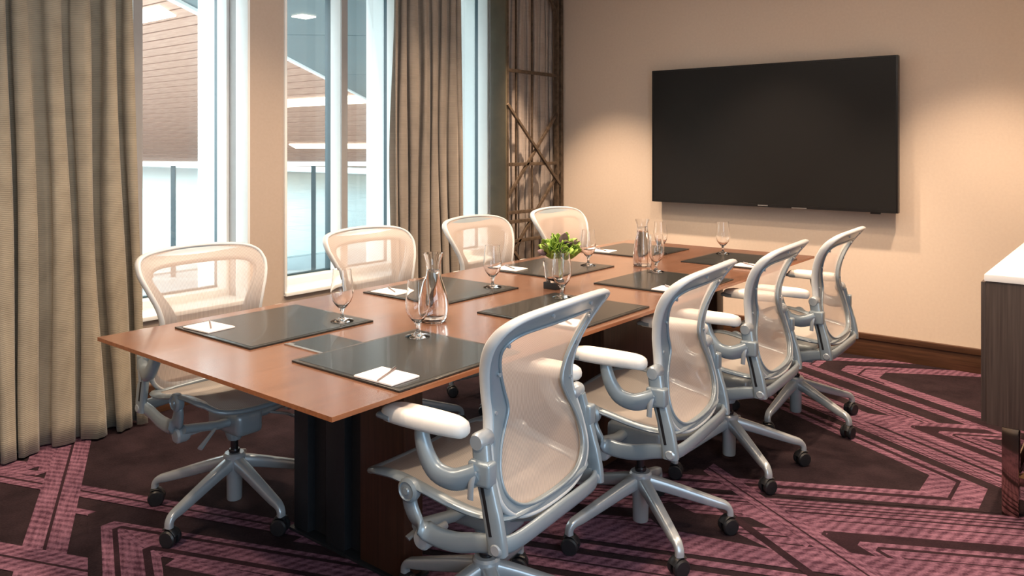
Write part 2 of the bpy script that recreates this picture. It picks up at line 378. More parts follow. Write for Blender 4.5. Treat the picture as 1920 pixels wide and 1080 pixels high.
# left pointing nest below (axis y 2.86) and its twin above (axis 4.22)
for ty in (2.862, 4.215):
    poly([(-1.30, ty), (-1.02, ty+0.09), (-0.9, ty+0.14), (-0.9, ty-0.14), (-1.02, ty-0.09)], PK, (1, 0.3))
    for tx, wt, kd in ((-0.77, 0.24, PK), (-0.88, 0.012, LN), (-0.77, 0.105, LN), (-0.64, 0.13, PK), (-0.70, 0.012, LN)):
        chev(tx, ty, 0.004, -1, 0.9, wt, wt*SL+0.012, wt*SL+0.012, kd)
# big right pointing hexagon with dark middle
chev(-0.49, 3.545, 0.082, 1, 1.9, 0.11, 0.075, 0.075, DK)
chev(-0.70, 3.540, 0.097, 1, 1.9, 0.21, 0.115, 0.14, PK)
chev(-0.60, 3.540, 0.09, 1, 1.9, 0.014, 0.03, 0.03, LN)
poly([(-0.70, 3.637), (-0.70, 3.443), (-2.6, 3.443-1.9*SL), (-2.6, 3.637+1.9*SL)], DK)
# left pointing hexagon by the far wall
chev(-1.58, 5.07, 0.055, -1, 2.2, 0.11, 0.14, 0.09, PK)
chev(-1.63, 5.07, 0.055, -1, 2.2, 0.010, 0.02, 0.02, LN)
chev(-1.45, 5.07, 0.075, -1, 2.2, 0.13, 0.10, 0.08, DK)
chev(-1.223, 5.04, 0.072, -1, 2.0, 0.225, 0.14, 0.10, PK)
chev(-1.33, 5.04, 0.075, -1, 0.16, 0.014, 0.02, 0.02, LN)
poly([(-1.223, 5.112), (-1.223, 4.968), (0.6, 3.96), (0.6, 6.1)], DK)
# small dark triangle and stripes in the near field
fan([(2.93, 3.10, PK), (2.86, 2.90, PK), (2.70, 2.82, PK), (2.755, 2.765, LN), (2.55, 2.66, PK), (2.60, 2.61, LN), (2.40, 2.50, PK)], -2.3, 0.3, 1, 0.42)
poly([(-0.99, 2.63), (-1.42, 2.74), (-1.50, 2.62), (-1.35, 2.53)], DK)
stripe(2.03, 2.07, -1.35, -0.4, -1, LN, 0.61)
stripe(2.20, 2.30, -1.45, -0.3, -1, PK, 0.61)
stripe(2.24, 2.25, -1.45, -0.3, -1, LN, 0.61)
# left hand field: crossing bands at (-3.28, 1.30)
def band(p0, p1, w0, kind):
    a, b = Vector(p0), Vector(p1); n = (b-a).normalized(); n = Vector((-n.y, n.x))*w0/2
    poly([tuple(a+n), tuple(b+n), tuple(b-n), tuple(a-n)], kind, tuple(b-a))
def dband(p0, p1, w0, lines=1):
    band(p0, p1, w0, PK)
    a, b = Vector(p0), Vector(p1); n = (b-a).normalized(); n = Vector((-n.y, n.x))
    for q in range(lines):
        o = n*(w0*((q+1)/(lines+1)-0.5)); band(tuple(a+o), tuple(b+o), 0.011, LN)
for i, (o0, o1) in enumerate(((0.0, 0.10), (-0.17, -0.07))):
    pass
dband((-4.1, 1.055), (-1.95, 1.86), 0.085)
dband((-3.2, 1.245), (-1.85, 1.745), 0.035, 0)
dband((-4.1, 1.68), (-2.35, 0.80), 0.145)
dband((-3.4, 0.80), (-2.4, 1.22), 0.135)
chev(-3.64, 1.325, 0.004, 1, 0.6, 0.05, 0.045, 0.045, PK, 0.48)
chev(-3.78, 1.335, 0.004, 1, 0.5, 0.10, 0.08, 0.08, PK, 0.48)
for tx, wt, kd in ((-2.93, 0.13, DK), (-2.55, 0.38, PK), (-2.86, 0.014, LN), (-2.62, 0.03, LN), (-2.55, 0.02, PK)):
    chev(tx, 1.307, 0.004, -1, 1.1, wt, wt*0.42+0.012, wt*0.46+0.012, kd, 0.42)
poly([(-2.55, 1.307), (-1.9, 1.56), (-1.9, 1.0)], DK)
dband((-2.5, 1.31), (-1.7, 1.62), 0.05, 0); dband((-2.35, 1.30), (-1.7, 1.55), 0.035, 0)
dband((-1.95, 1.66), (-1.0, 2.06), 0.05, 0); dband((-1.95, 1.78), (-0.9, 2.22), 0.07, 1)

fb.box(X0-0.5, X1, Y0, Y1+0.1, -0.12, 0.0, 0)
for ps, kd, uvs in quads:
    fb.add(ps, [tuple(range(len(ps)))], kd)
me = bpy.data.meshes.new('floor'); me.from_pydata(fb.v, [], fb.f)
for k in ('carpet_dark', 'carpet_pink', 'carpet_line'): me.materials.append(M[k])
me.polygons.foreach_set('material_index', fb.mi)
uvl = me.uv_layers.new(name='UVMap')
flat = [(0.0, 0.0)]*24
for ps, kd, uvs in quads: flat += uvs
for i, t in enumerate(flat): uvl.data[i].uv = t
me.update()
# keep every pattern face looking up
bm = bmesh.new(); bm.from_mesh(me)
for f in bm.faces:
    if len(bm.faces) and f.index >= 6 and f.normal.z < 0: f.normal_flip()
bm.to_mesh(me); bm.free()
floor = bpy.data.objects.new('floor', me); C.objects.link(floor); floor['kind'] = 'structure'

# ---- ceiling with its recessed fittings
ceil_ = struct(MB().box(-4.5, 1.3, -1.7, 5.6, HC, HC+0.12), 'ceiling', M['ceiling'])
for x, y in WASH + DOWN:
    t = MB().lathe([(0.075, HC-0.006), (0.075, HC+0.001), (0.055, HC+0.001), (0.052, HC-0.004)], 24, (x, y, 0), cap=False).build('downlight_trim', M['white'], ceil_, smooth=True)

# ---- walls
struct(MB().box(-3.97, 1.3, YT, YT+0.12, -0.1, HC+0.05), 'wall_screen', M['wall'])
struct(MB().box(-4.5, 1.3, -1.72, -1.6, -0.1, HC+0.05), 'wall_back', M['wall'])
struct(MB().box(1.2, 1.32, -1.6, 5.45, -0.1, HC+0.05).box(0.16, 1.2, 3.0, 5.45, -0.1, HC+0.05), 'wall_right', M['wall'])
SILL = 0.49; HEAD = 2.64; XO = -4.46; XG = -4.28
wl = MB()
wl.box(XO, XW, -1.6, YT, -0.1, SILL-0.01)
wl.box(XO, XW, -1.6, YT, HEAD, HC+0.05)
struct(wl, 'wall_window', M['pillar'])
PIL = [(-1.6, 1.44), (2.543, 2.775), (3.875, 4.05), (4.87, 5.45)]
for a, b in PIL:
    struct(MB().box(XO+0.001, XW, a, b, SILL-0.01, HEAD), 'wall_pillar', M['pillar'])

WIN = [(1.44, 2.543, 1.99), (2.775, 3.875, 3.365), (4.05, 4.87, 4.46)]
for i, (a, b, mc) in enumerate(WIN):
    wn = bpy.data.objects.new('window_%d' % (i+1), None); C.objects.link(wn); wn['kind'] = 'structure'
    # white reveal lining on both jambs, exterior fin, interior return
    for s_, yj in ((1, a), (-1, b)):
        def jb(x0, x1, t): return (x0, x1, min(yj, yj+s_*t), max(yj, yj+s_*t))
        MB().box(*jb(XO-0.04, XG-0.02, 0.012), SILL, HEAD).build('exterior_fin', M['white'], wn)
        MB().box(*jb(XG-0.02, XG+0.018, 0.020), SILL, HEAD).build('gasket', M['gasket'], wn)
        MB().box(*jb(XG+0.018, XG+0.12, 0.026), SILL, HEAD).build('jamb_frame', M['white'], wn, bevel=0.003)
        MB().box(*jb(XG+0.12, XG+0.20, 0.010), SILL, HEAD).build('jamb_groove', M['grey_frame'], wn)  # shadow gap; its shade is put into the grey colour
        MB().box(*jb(XG+0.20, XW+0.012, 0.016), SILL, HEAD).build('jamb_lining', M['white'], wn, bevel=0.002)
    # mullion
    MB().box(XG+0.025, XG+0.13, mc-0.025, mc+0.025, SILL, HEAD).build('mullion', M['white'], wn, bevel=0.002)
    MB().box(XG+0.13, XG+0.142, mc-0.024, mc+0.026, SILL, HEAD).build('mullion_cover', M['grey_frame'], wn)
    MB().box(XG-0.03, XG+0.024, mc-0.026, mc+0.02, SILL, HEAD).build('mullion_gasket', M['gasket'], wn)
    # sill and head
    MB().box(XG+0.0, XG+0.11, a+0.02, b-0.02, SILL, 0.538).build('sill_frame', M['white'], wn, bevel=0.003)
    MB().box(XG-0.015, XG+0.015, a+0.02, b-0.02, 0.538, 0.548).build('sill_gasket', M['gasket'], wn)
    MB().box(XG+0.11, XW+0.025, a, b, SILL-0.010, SILL+0.012).build('sill_board', M['white'], wn, bevel=0.004)
    MB().box(XG+0.0, XG+0.11, a+0.02, b-0.02, HEAD-0.05, HEAD).build('head_frame', M['white'], wn)
    for y0, y1 in ((a+0.018, mc-0.02), (mc+0.02, b-0.018)):
        MB().box(XG-0.004, XG+0.004, y0, y1, 0.54, HEAD-0.04).build('glass_pane', M['pane'], wn)
# baseboards
def baseboard(name, x0, x1, y0, y1, ax, s):
    b = MB()
    if ax == 'y':
        b.box(x0, x1, y0, y1, 0, 0.145).box(x0, x1, y0-0.008, y1, 0.115, 0.15)
    else:
        b.box(x0, x1, y0, y1, 0, 0.145).box(x0, x1+0.008, y0, y1, 0.115, 0.15)
    return struct(b, name, M['base_wood'], bevel=0.002)
baseboard('baseboard_screen', -3.97, 0.16, YT-0.022, YT, 'y', 1)
baseboard('baseboard_window', XW, XW+0.022, -1.6, YT-0.03, 'x', 1)

# ================================================================== outside
terr = MB().box(-60, -4.46, -20, 60, -0.25, -0.02)
tr = struct(terr, 'terrace', M['joint'])
# pavers near the building as pieces, farther ones joined
import itertools
pv = []
shared = MB().box(-0.745, 0.745, -0.745, 0.745, -0.02, 0.0).build('paver', M['paver'], tr)
shared.location = (-9.0, 2.5, 0)
first = True
for ix, iy in itertools.product(range(10), range(12)):
    x = -9.0-ix*1.5; y = 2.5+iy*1.5
    if ix == 0 and iy == 0: continue
    if not (0.45*abs(x) < y < 1.35*abs(x)): continue
    c = shared.copy(); C.objects.link(c); c.parent = tr; c.location = (x, y, random.uniform(-0.002, 0.002))
far = MB()
for ix, iy in itertools.product(range(30), range(34)):
    x = -9.0-ix*1.5; y = -9.5+iy*1.5
    if ix < 10 and 0 <= iy-8 < 12 and (0.45*abs(x) < y < 1.35*abs(x)): continue
    if x+0.745 > -5: continue
    far.box(x-0.745, x+0.745, y-0.745, y+0.745, -0.02, 0.0)
fo = far.build('distant_pavers', M['paver'], tr); fo['kind'] = 'stuff'

# sloping timber canopy: slats run along X, the plane falls away along Y
can = thing('timber_canopy', 'sloping timber board canopy with linear lamps seen outside the windows', 'canopy', (0, 0, 0))
Yc0 = 14.0
def cz(n):   # n = board count from the front
    Y = Yc0*(1+0.0296*n); return Y, 1.374 + Yc0*(209-9.88*n)/718
bk = MB(); a0 = cz(-8); a1 = cz(26.5)
bk.add([(-95, a0[0], a0[1]+0.10), (-13, a0[0], a0[1]+0.10), (-13, a1[0], a1[1]+0.10), (-95, a1[0], a1[1]+0.10),
        (-95, a0[0], a0[1]+0.30), (-13, a0[0], a0[1]+0.30), (-13, a1[0], a1[1]+0.30), (-95, a1[0], a1[1]+0.30)],
       [(0, 1, 2, 3), (4, 7, 6, 5), (0, 4, 5, 1), (1, 5, 6, 2), (2, 6, 7, 3), (3, 7, 4, 0)])
bk.build('canopy_backing', M['dark_gap'], can)
p0, p1 = cz(0), cz(1)
d = Vector((0, p1[0]-p0[0], p1[1]-p0[1])); pl = d.length; ang = math.atan2(d.z, d.y)
board = MB().box(-41, 41, -pl*0.43, pl*0.43, 0.0, 0.06).build('board', M['plank'], can)
board.rotation_euler = (ang, 0, 0)
for n in range(-8, 27):
    o = board if n == -8 else board.copy()
    if n != -8: C.objects.link(o); o.parent = can
    y, z = cz(n+0.5); o.location = (-54, y, z)
for xa, xb, n, wd in ((-60.0, -25.2, -2.1, 0.62), (-31.0, -13.2, 12.2, 0.55), (-31.9, -13.2, 21.2, 0.42)):
    y, z = cz(n); s_ = MB().box(xa, xb, -wd/2, wd/2, -0.05, 0.0).build('linear_lamp', M['strip'], can)
    s_.location = (0, y, z-0.01); s_.rotation_euler = (ang, 0, 0)

# flat teal soffit of this building with its white edge
sof = thing('overhanging_soffit', 'flat teal panelled soffit with a white edge above the terrace', 'soffit', (0, 0, 0))
zs = 1.374+1.30
e0 = Vector((-6.82, 3.65)); e1 = Vector((-17.0, 14.58)); ed = (e1-e0).normalized(); en = Vector((ed.y, -ed.x))
if en.x < 0 and False: en = -en
# the panels lie on the far-right side of the edge (towards +Y / the building)
pa = e0-ed*3.1; 
def sp(s, t, z): q = pa+ed*s-en*(-t); return (q.x, q.y, z)
side = Vector((ed.y, -ed.x))   # towards the building
def sp(s, t, z): q = pa+ed*s+side*t; return (q.x, q.y, z)
k = 0
for si in range(4):
    for ti in range(4):
        s0, s1, t0, t1 = si*5.2+0.012, si*5.2+5.188, ti*3.0+0.012, ti*3.0+2.988
        vs = [sp(s0, t0, zs), sp(s1, t0, zs), sp(s1, t1, zs), sp(s0, t1, zs)]
        if min(v[0] for v in vs) > -4.62 or (max(v[1] for v in vs) > 19.5 and min(v[0] for v in vs) < -12.5): continue
        vs = [(min(v[0], -4.62), v[1], v[2]) for v in vs]
        vs += [(v[0], v[1], zs+0.08) for v in vs]
        MB().add(vs, [(0, 1, 2, 3), (4, 7, 6, 5), (0, 4, 5, 1), (1, 5, 6, 2), (2, 6, 7, 3), (3, 7, 4, 0)]).build('soffit_panel', M['teal'], sof)
vs = [sp(0, -0.02, zs-0.03), sp(20.8, -0.02, zs-0.03), sp(20.8, 0.05, zs-0.03), sp(0, 0.05, zs-0.03)]
vs += [(v[0], v[1], zs+0.22) for v in vs]
MB().add(vs, [(0, 1, 2, 3), (4, 7, 6, 5), (0, 4, 5, 1), (1, 5, 6, 2), (2, 6, 7, 3), (3, 7, 4, 0)]).build('edge_trim', M['white'], sof)
# square lamp let into the soffit
MB().box(-0.085, 0.085, -0.085, 0.085, -0.012, 0.01).build('soffit_lamp', M['strip'], sof).location = (-6.6, 4.85, zs)

# glass balustrade parallel to the picture's far line
bal = thing('glass_balustrade', 'glass balustrade with white handrail and dark posts on the terrace', 'railing', (0, 0, 0))
fw = Vector((-0.6275, 0.7787)); rt = Vector((0.7787, 0.6275))
D = 8.2
def bp_(u, z): q = fw*D+rt*(u/1474*D); return (q.x, q.y, z)
ztop = 1.374-(303-272.4)/1474*D
MB().bar(bp_(-1000, ztop-0.022), bp_(-120, ztop-0.022), 0.06, 0.044).build('handrail', M['rail_white'], bal, bevel=0.004)
us = [325-960-263*2, 325-960-263, 325-960, 588-960, 851-960]
for u in us: MB().bar(bp_(u, 0), bp_(u, ztop-0.04), 0.045, 0.02, up=(fw.x, fw.y, 0)).build('post', M['post_dark'], bal)
for a, b in zip(us[:-1], us[1:]):
    MB().bar(bp_(a+4, (ztop-0.04)/2+0.03), bp_(b-4, (ztop-0.04)/2+0.03), 0.012, ztop-0.12).build('glass_panel', M['balustrade'], bal)

# ================================================================== curtains
def curtain(name, label, y0, y1, xc, m, n_folds, amp, flare=0.0, seed=1, hem=None, z0=0.012, z1=2.73, group=None, gather=None):
    rnd = random.Random(seed)
    root = thing(name, label, 'curtain', (xc, (y0+y1)/2, 0), 0, group)
    nu = n_folds*14; nv = 30
    wd = [rnd.uniform(0.6, 1.4) for _ in range(n_folds)]; tot = sum(wd); am = [rnd.uniform(0.55, 1.15) for _ in range(n_folds)]
    drift = [rnd.uniform(-0.5, 0.5) for _ in range(n_folds+1)]
    def pt(i, z):
        f = i/14.0; k = min(int(f), n_folds-1); fr = f-k
        yb = sum(wd[:k])/tot*(y1-y0)+wd[k]/tot*fr*(y1-y0)
        h = 1-z/z1
        y = y0+yb+(yb/(y1-y0)-0.35)*flare*h**1.5
        y += 0.018*math.sin(3.1*z+drift[k]*4)*math.sin(fr*math.pi)
        a = am[k]*amp*(0.8+0.35*h)
        x = a*math.cos(2*math.pi*fr)*(1 if True else 0)
        x += 0.25*amp*math.sin(2.3*z+k*1.7)*h
        y += 0.018*math.sin(4*math.pi*fr)*(0.5+h)
        return (x, y-(y0+y1)/2, z)
    def sheet(za, zb, nv, mm, nm, off=0.0):
        vs = []
        for j in range(nv+1):
            z = za+(zb-za)*j/nv
            for i in range(nu+1):
                p = pt(i, z); vs.append((p[0]+off, p[1], p[2]))
        fs = [(j*(nu+1)+i, j*(nu+1)+i+1, (j+1)*(nu+1)+i+1, (j+1)*(nu+1)+i) for j in range(nv) for i in range(nu)]
        o = MB().add(vs, fs).build(nm, mm, root, smooth=True, angle=180)
        md = o.modifiers.new('thick', 'SOLIDIFY'); md.thickness = 0.004; md.offset = 0
        return o
    sheet(z0, z1, nv, m, 'drape')
    MB().box(-0.02, 0.02, -(y1-y0)/2, (y1-y0)/2, z1, HC-0.001).build('curtain_track', M['white'], root)
    return root
curtain('curtain', 'floor length gold beige curtain in deep folds at the left of the windows', 0.40, 1.80, -3.855, M['curtain'], 14, 0.047, 0.13, 3, M['curtain_hem'])
curtain('curtain', 'taupe curtain hanging between the second and third window', 3.52, 4.14, -3.84, M['curtain_taupe'], 7, 0.040, 0.05, 11, M['curtain_hem'])
curtain('curtain', 'brown curtain hanging behind the metal lattice screen in the corner', 4.70, 5.38, -3.915, M['drape_brown'], 8, 0.022, 0.0, 5)

# ================================================================== lattice screen
scr = thing('lattice_screen', 'bronze metal lattice screen with crossed bars in the corner', 'screen', (-3.82, 5.05, 0))
XS = 0.0
def sbar(a, b, w_=0.022, nm='crossbar', dx=0.0, d_=0.02):
    MB().bar((XS+dx, a[0]-5.05, a[1]), (XS+dx, b[0]-5.05, b[1]), d_, w_, up=(0, 0.3, 1)).build(nm, M['screen_metal'], scr, bevel=0.002)
MB().box(-0.149, 0.008, -0.395, -0.377, 0.0, 2.74).build('side_panel', M['olive'], scr, bevel=0.002)
MB().box(-0.02, 0.014, 0.275, 0.300, 0.0, 2.74).build('upright', M['screen_metal'], scr, bevel=0.002)
MB().box(-0.02, 0.014, 0.330, 0.362, 0.0, 2.74).build('upright', M['screen_metal'], scr, bevel=0.002)
MB().box(-0.02, 0.012, -0.377, -0.362, 0.0, 2.74).build('upright', M['screen_metal'], scr, bevel=0.002)
for y in (4.807, 5.013):
    MB().box(-0.020, -0.006, y-5.05-0.006, y-5.05+0.006, 0.0, 2.74).build('upright', M['screen_metal'], scr)
for z in (1.953, 1.226, 0.852, 0.780, 0.628, 0.20): sbar((4.67, z), (5.33, z), 0.026, 'rail')
for a, b in (((4.669, 1.691), (5.359, 1.05)), ((5.336, 1.638), (4.689, 0.974)), ((5.374, 1.161), (4.70, 0.50)), ((5.12, 2.70), (5.33, 2.45)),
             ((4.70, 0.60), (5.05, 0.25)), ((4.95, 0.20), (5.33, 0.60))):
    sbar(a, b, 0.022, 'diagonal', 0.012 if a[0] < b[0] else 0.0)

# ================================================================== table
TX0, TX1, TY0, TY1 = -2.696, -1.476, 1.163, 4.592
tcx, tcy = (TX0+TX1)/2, (TY0+TY1)/2
tb = thing('conference_table', 'long reddish brown wooden conference table with a thin top', 'table', (tcx, tcy, 0))
hx, hy = (TX1-TX0)/2, (TY1-TY0)/2
tv = MB(); 
def rectring(hx, hy, z): return [(-hx, -hy, z), (hx, -hy, z), (hx, hy, z), (-hx, hy, z)]
tv.add(rectring(hx, hy, 0.74)+rectring(hx, hy, 0.728)+rectring(hx-0.05, hy-0.05, 0.712),
       [(0, 1, 2, 3)] + [(i, (i+1) % 4, 4+(i+1) % 4, 4+i) for i in range(4)] + [(4+i, 4+(i+1) % 4, 8+(i+1) % 4, 8+i) for i in range(4)] + [(11, 10, 9, 8)],
       0)
tv.mi = [0]+[1]*9
tv.build('tabletop', [M['table'], M['table_edge']], tb)
def slab(y0, y1):
    a, b = y0-tcy, y1-tcy
    MB().box(0.075, 0.285, a, b, 0.012, 0.713).build('pedestal_panel', M['leg_wood'], tb, bevel=0.003)
    for xa, xb in ((-0.285, -0.205), (-0.105, -0.005)):
        MB().box(xa, xb, a, b, 0.012, 0.713).build('steel_upright', M['black_metal'], tb, bevel=0.004)
    MB().box(-0.27, 0.08, a+0.03, b-0.02, 0.012, 0.69).build('recess_panel', M['black_metal'], tb)
    for xx in (-0.18, -0.15, 0.02, 0.045):
        MB().lathe([(0.008, -0.014), (0.008, 0.0)], 10, (xx, a, 0.655+(xx > 0)*0.008), 'y').build('bolt', M['steel'], tb, smooth=True)
    MB().box(-0.30, 0.30, a-0.012, b+0.012, 0.0, 0.012).build('foot_plate', M['black_metal'], tb)
slab(1.70, 1.78); slab(4.0, 4.08)
MB().box(-0.285, 0.285, 2.86-tcy, 3.36-tcy, 0.0, 0.713).build('centre_pedestal', M['leg_wood'], tb, bevel=0.003)
MB().box(-0.03, 0.03, 1.78-tcy, 4.0-tcy, 0.62, 0.713).build('under_beam', M['black_metal'], tb)

# cable hatch let into the top, held as part of the table
h = MB().box(-2.128-tcx, -1.950-tcx, 1.503-tcy, 1.664-tcy, 0.7395, 0.7425).build('cable_hatch', M['leather'], tb)
MB().box(-2.133-tcx, -1.945-tcx, 1.492-tcy, 1.503-tcy, 0.7395, 0.7435).build('hatch_trim', M['steel'], h)
MB().box(-2.128-tcx, -2.10-tcx, 1.496-tcy, 1.51-tcy, 0.7395, 0.7440).build('hatch_trim', M['steel'], h)
TT = 0.7402

# ================================================================== desk pads, notepads, pens, glasses
LEFT_Y = [1.385, 2.225, 3.03, 3.895]
ordn = ['nearest the camera', 'second from the camera', 'third from the camera', 'nearest the screen wall']
def desk_pad(cx, cy, label):
    t = thing('desk_pad', label, 'desk pad', (cx, cy, TT), 0, 'black leather desk pads on the table')
    MB().box(-0.229, 0.229, -0.25, 0.25, 0, 0.006).build('pad_board', M['leather'], t, bevel=0.002)
    MB().box(-0.215, 0.215, -0.236, 0.236, 0.006, 0.0066).build('writing_surface', M['leather'], t)
    return t
def notepad(cx, cy, rz, label):
    t = thing('notepad', label, 'notepad', (cx, cy, TT+0.0067), rz, 'white notepads on the desk pads')
    MB().box(-0.072, 0.072, -0.052, 0.052, 0, 0.005).build('paper_block', M['paper'], t)
    MB().box(-0.0725, 0.0725, -0.0525, 0.0525, -0.0, 0.0012).build('backing_card', M['pen'], t)
    return t
def pen(cx, cy, rz, label):
    t = thing('pen', label, 'pen', (cx, cy, TT+0.0067+0.005+0.0031), rz, 'pens on the notepads')
    MB().lathe([(0.001, -0.062), (0.0026, -0.052), (0.003, -0.02), (0.003, 0.055), (0.0024, 0.062)], 10, (0, 0, 0), 'y').build('barrel', M['pen'], t, smooth=True)
    MB().box(-0.001, 0.001, 0.02, 0.06, 0.0035, 0.006).build('clip', M['steel'], t)
    return t
GPROF = [(0.0005, 0.0), (0.040, 0.0), (0.041, 0.002), (0.034, 0.0045), (0.012, 0.010), (0.006, 0.018), (0.0055, 0.030), (0.009, 0.042), (0.020, 0.054),
         (0.032, 0.070), (0.039, 0.090), (0.0405, 0.110), (0.038, 0.135), (0.034, 0.165), (0.0325, 0.185), (0.0315, 0.1852), (0.0327, 0.165), (0.0367, 0.135), (0.0391, 0.110),
         (0.0376, 0.090), (0.0305, 0.071), (0.018, 0.056), (0.006, 0.047), (0.0005, 0.046)]
gmesh = [None]
def goblet(cx, cy, z, label):
    if gmesh[0] is None:
        o = MB().lathe(GPROF, 40, cap=False).build('water_glass', M['glassware'], None, smooth=True, angle=60); gmesh[0] = o
    else:
        o = gmesh[0].copy(); C.objects.link(o)
    o.location = (cx, cy, z)
    return tag(o, label, 'glass', 'stemmed water glasses on the table')
where = ['nearest the camera', 'second from the camera', 'third from the camera', 'nearest the screen wall']
for i, y in enumerate(LEFT_Y):
    desk_pad(-2.386, y+0.25, 'black leather desk pad on the window side of the table, '+where[i])
    desk_pad(-1.735 if i else -1.715, y+0.25-(0.0), 'black leather desk pad on the right side of the table, '+where[i])
    lx, ly = -2.505, y+0.065
    notepad(lx, ly, R(4), 'white notepad on the window side desk pad, '+where[i])
    pen(lx-0.012, ly+0.012, R(62), 'slim pen on the window side notepad, '+where[i])
    rx, ry = -1.598, y+0.058
    notepad(rx, ry, R(2), 'white notepad on the right side desk pad, '+where[i])
    pen(rx, ry, R(56) if i else R(24), 'slim pen on the right side notepad, '+where[i])
PZ = TT+0.0068
for i, (x, y) in enumerate([(-2.235, 1.806), (-2.25, 2.655), (-2.27, 3.453), (-2.19, 4.09)]):
    goblet(x, y, PZ, 'stemmed water glass on the window side desk pad, '+where[i])
for i, (x, y) in enumerate([(-1.86, 1.815), (-1.875, 2.655), (-1.89, 3.485), (-1.905, 4.31)]):
    goblet(x, y, PZ, 'stemmed water glass on the right side desk pad, '+where[i])

def carafe(x, y, prof_o, fill, label):
    t = thing('water_carafe', label, 'carafe', (x, y, TT), 0, 'glass water carafes on the table')
    inner = [(max(r-0.0028, 0.0005), z+(0.006 if k == 0 else 0)) for k, (r, z) in enumerate(prof_o)]
    inner = [(r, max(z, 0.007)) for r, z in inner]
    prof = [(0.0005, 0.0)]+prof_o+list(reversed(inner))+[(0.0005, 0.007)]
    MB().lathe(prof, 44, cap=False).build('carafe_body', M['glassware'], t, smooth=True, angle=60)
    wp = [(r-0.0004, z) for r, z in inner if z <= fill]
    MB().lathe([(0.0005, 0.0075)]+wp+[(wp[-1][0], fill), (0.0005, fill)], 44, cap=False).build('water', M['water'], t, smooth=True, angle=60)
P1 = smoothpath([(0.040, 0.0), (0.050, 0.012), (0.055, 0.045), (0.052, 0.085), (0.040, 0.125), (0.029, 0.160), (0.025, 0.185), (0.028, 0.215), (0.037, 0.245)], 4)
P2 = smoothpath([(0.044, 0.0), (0.050, 0.010), (0.050, 0.040), (0.046, 0.090), (0.038, 0.140), (0.031, 0.175), (0.029, 0.200), (0.032, 0.225), (0.038, 0.245)], 4)
carafe(-2.0, 2.03, P1, 0.185, 'curvy glass water carafe behind the nearest right side glass')
carafe(-2.06, 3.65, P2, 0.205, 'slender glass water carafe near the screen end of the table')

# plant in a small vase
pt_ = thing('vase', 'small clear glass vase on a black base in the middle of the table', 'vase', (-2.04, 2.83, TT))
MB().box(-0.035, 0.035, -0.035, 0.035, 0, 0.03).build('vase_base', M['black_metal'], pt_, bevel=0.003)
MB().lathe([(0.0005, 0.030), (0.034, 0.030), (0.040, 0.045), (0.046, 0.085), (0.050, 0.120), (0.048, 0.1201), (0.044, 0.085), (0.038, 0.048), (0.0005, 0.036)], 32, cap=False).build('vase_glass', M['glassware'], pt_, smooth=True, angle=60)
pl_ = thing('flower_arrangement', 'low bunch of green leafy foliage with purple tips in the vase', 'plant', (-2.02, 2.845, TT+0.12))
rnd = random.Random(4)
for k in range(9):
    a = rnd.uniform(0, 6.28); r = rnd.uniform(0.0, 0.028)
    MB().sweep(smoothpath([(0.4*r*math.cos(a), 0.4*r*math.sin(a), -0.078), (r*math.cos(a), r*math.sin(a), -0.02), (1.8*r*math.cos(a), 1.8*r*math.sin(a), 0.045)], 3), 0.0022, 0.0022, n=6).build('stem', M['stem'], pl_, smooth=True)
def leaf_mesh():
    b = MB(); n = 6; vs = []
    for i in range(n+1):
        t = i/n; wd = 0.0165*math.sin(math.pi*min(t*0.92+0.06, 1))**0.7; z = 0.012*math.sin(t*2.4); x = t*0.046
        vs += [(x, -wd, z-0.004*math.sin(math.pi*t)), (x, 0, z), (x, wd, z-0.004*math.sin(math.pi*t))]
    fs = []
    for i in range(n):
        for q in (0, 1): fs.append((3*i+q, 3*i+q+1, 3*i+q+4, 3*i+q+3))
    return b.add(vs, fs)
lg = leaf_mesh().build('leaf', M['leaf'], pl_, smooth=True, angle=180); md = lg.modifiers.new('thick', 'SOLIDIFY'); md.thickness = 0.0012
lp = leaf_mesh().build('leaf', M['leaf_purple'], pl_, smooth=True, angle=180); md = lp.modifiers.new('thick', 'SOLIDIFY'); md.thickness = 0.0012
def place_leaf(o, i):
    th = rnd.uniform(0, 6.28); ph = math.acos(rnd.uniform(-0.15, 1)); rr = rnd.uniform(0.45, 1.0)
    c = Vector((math.sin(ph)*math.cos(th)*0.078, math.sin(ph)*math.sin(th)*0.078, 0.035+math.cos(ph)*0.052))*rr
    dirv = (c-Vector((0, 0, 0.0))).normalized()+Vector((rnd.uniform(-.5, .5), rnd.uniform(-.5, .5), rnd.uniform(-.2, .5)))
    q = dirv.to_track_quat('X', 'Z'); o.location = c*0.88; o.rotation_mode = 'QUATERNION'; o.rotation_quaternion = q @ Matrix.Rotation(rnd.uniform(-1, 1), 3, 'X').to_quaternion()
    s_ = rnd.uniform(0.8, 1.35); o.scale = (s_, s_, s_)
for i in range(200):
    src = lg if i % 7 else lp
    o = src if i in (0, 1) and ((i == 0 and src is lp) or (i == 1 and src is lg)) else src.copy()
    if o is not src: C.objects.link(o); o.parent = pl_
    place_leaf(o, i)

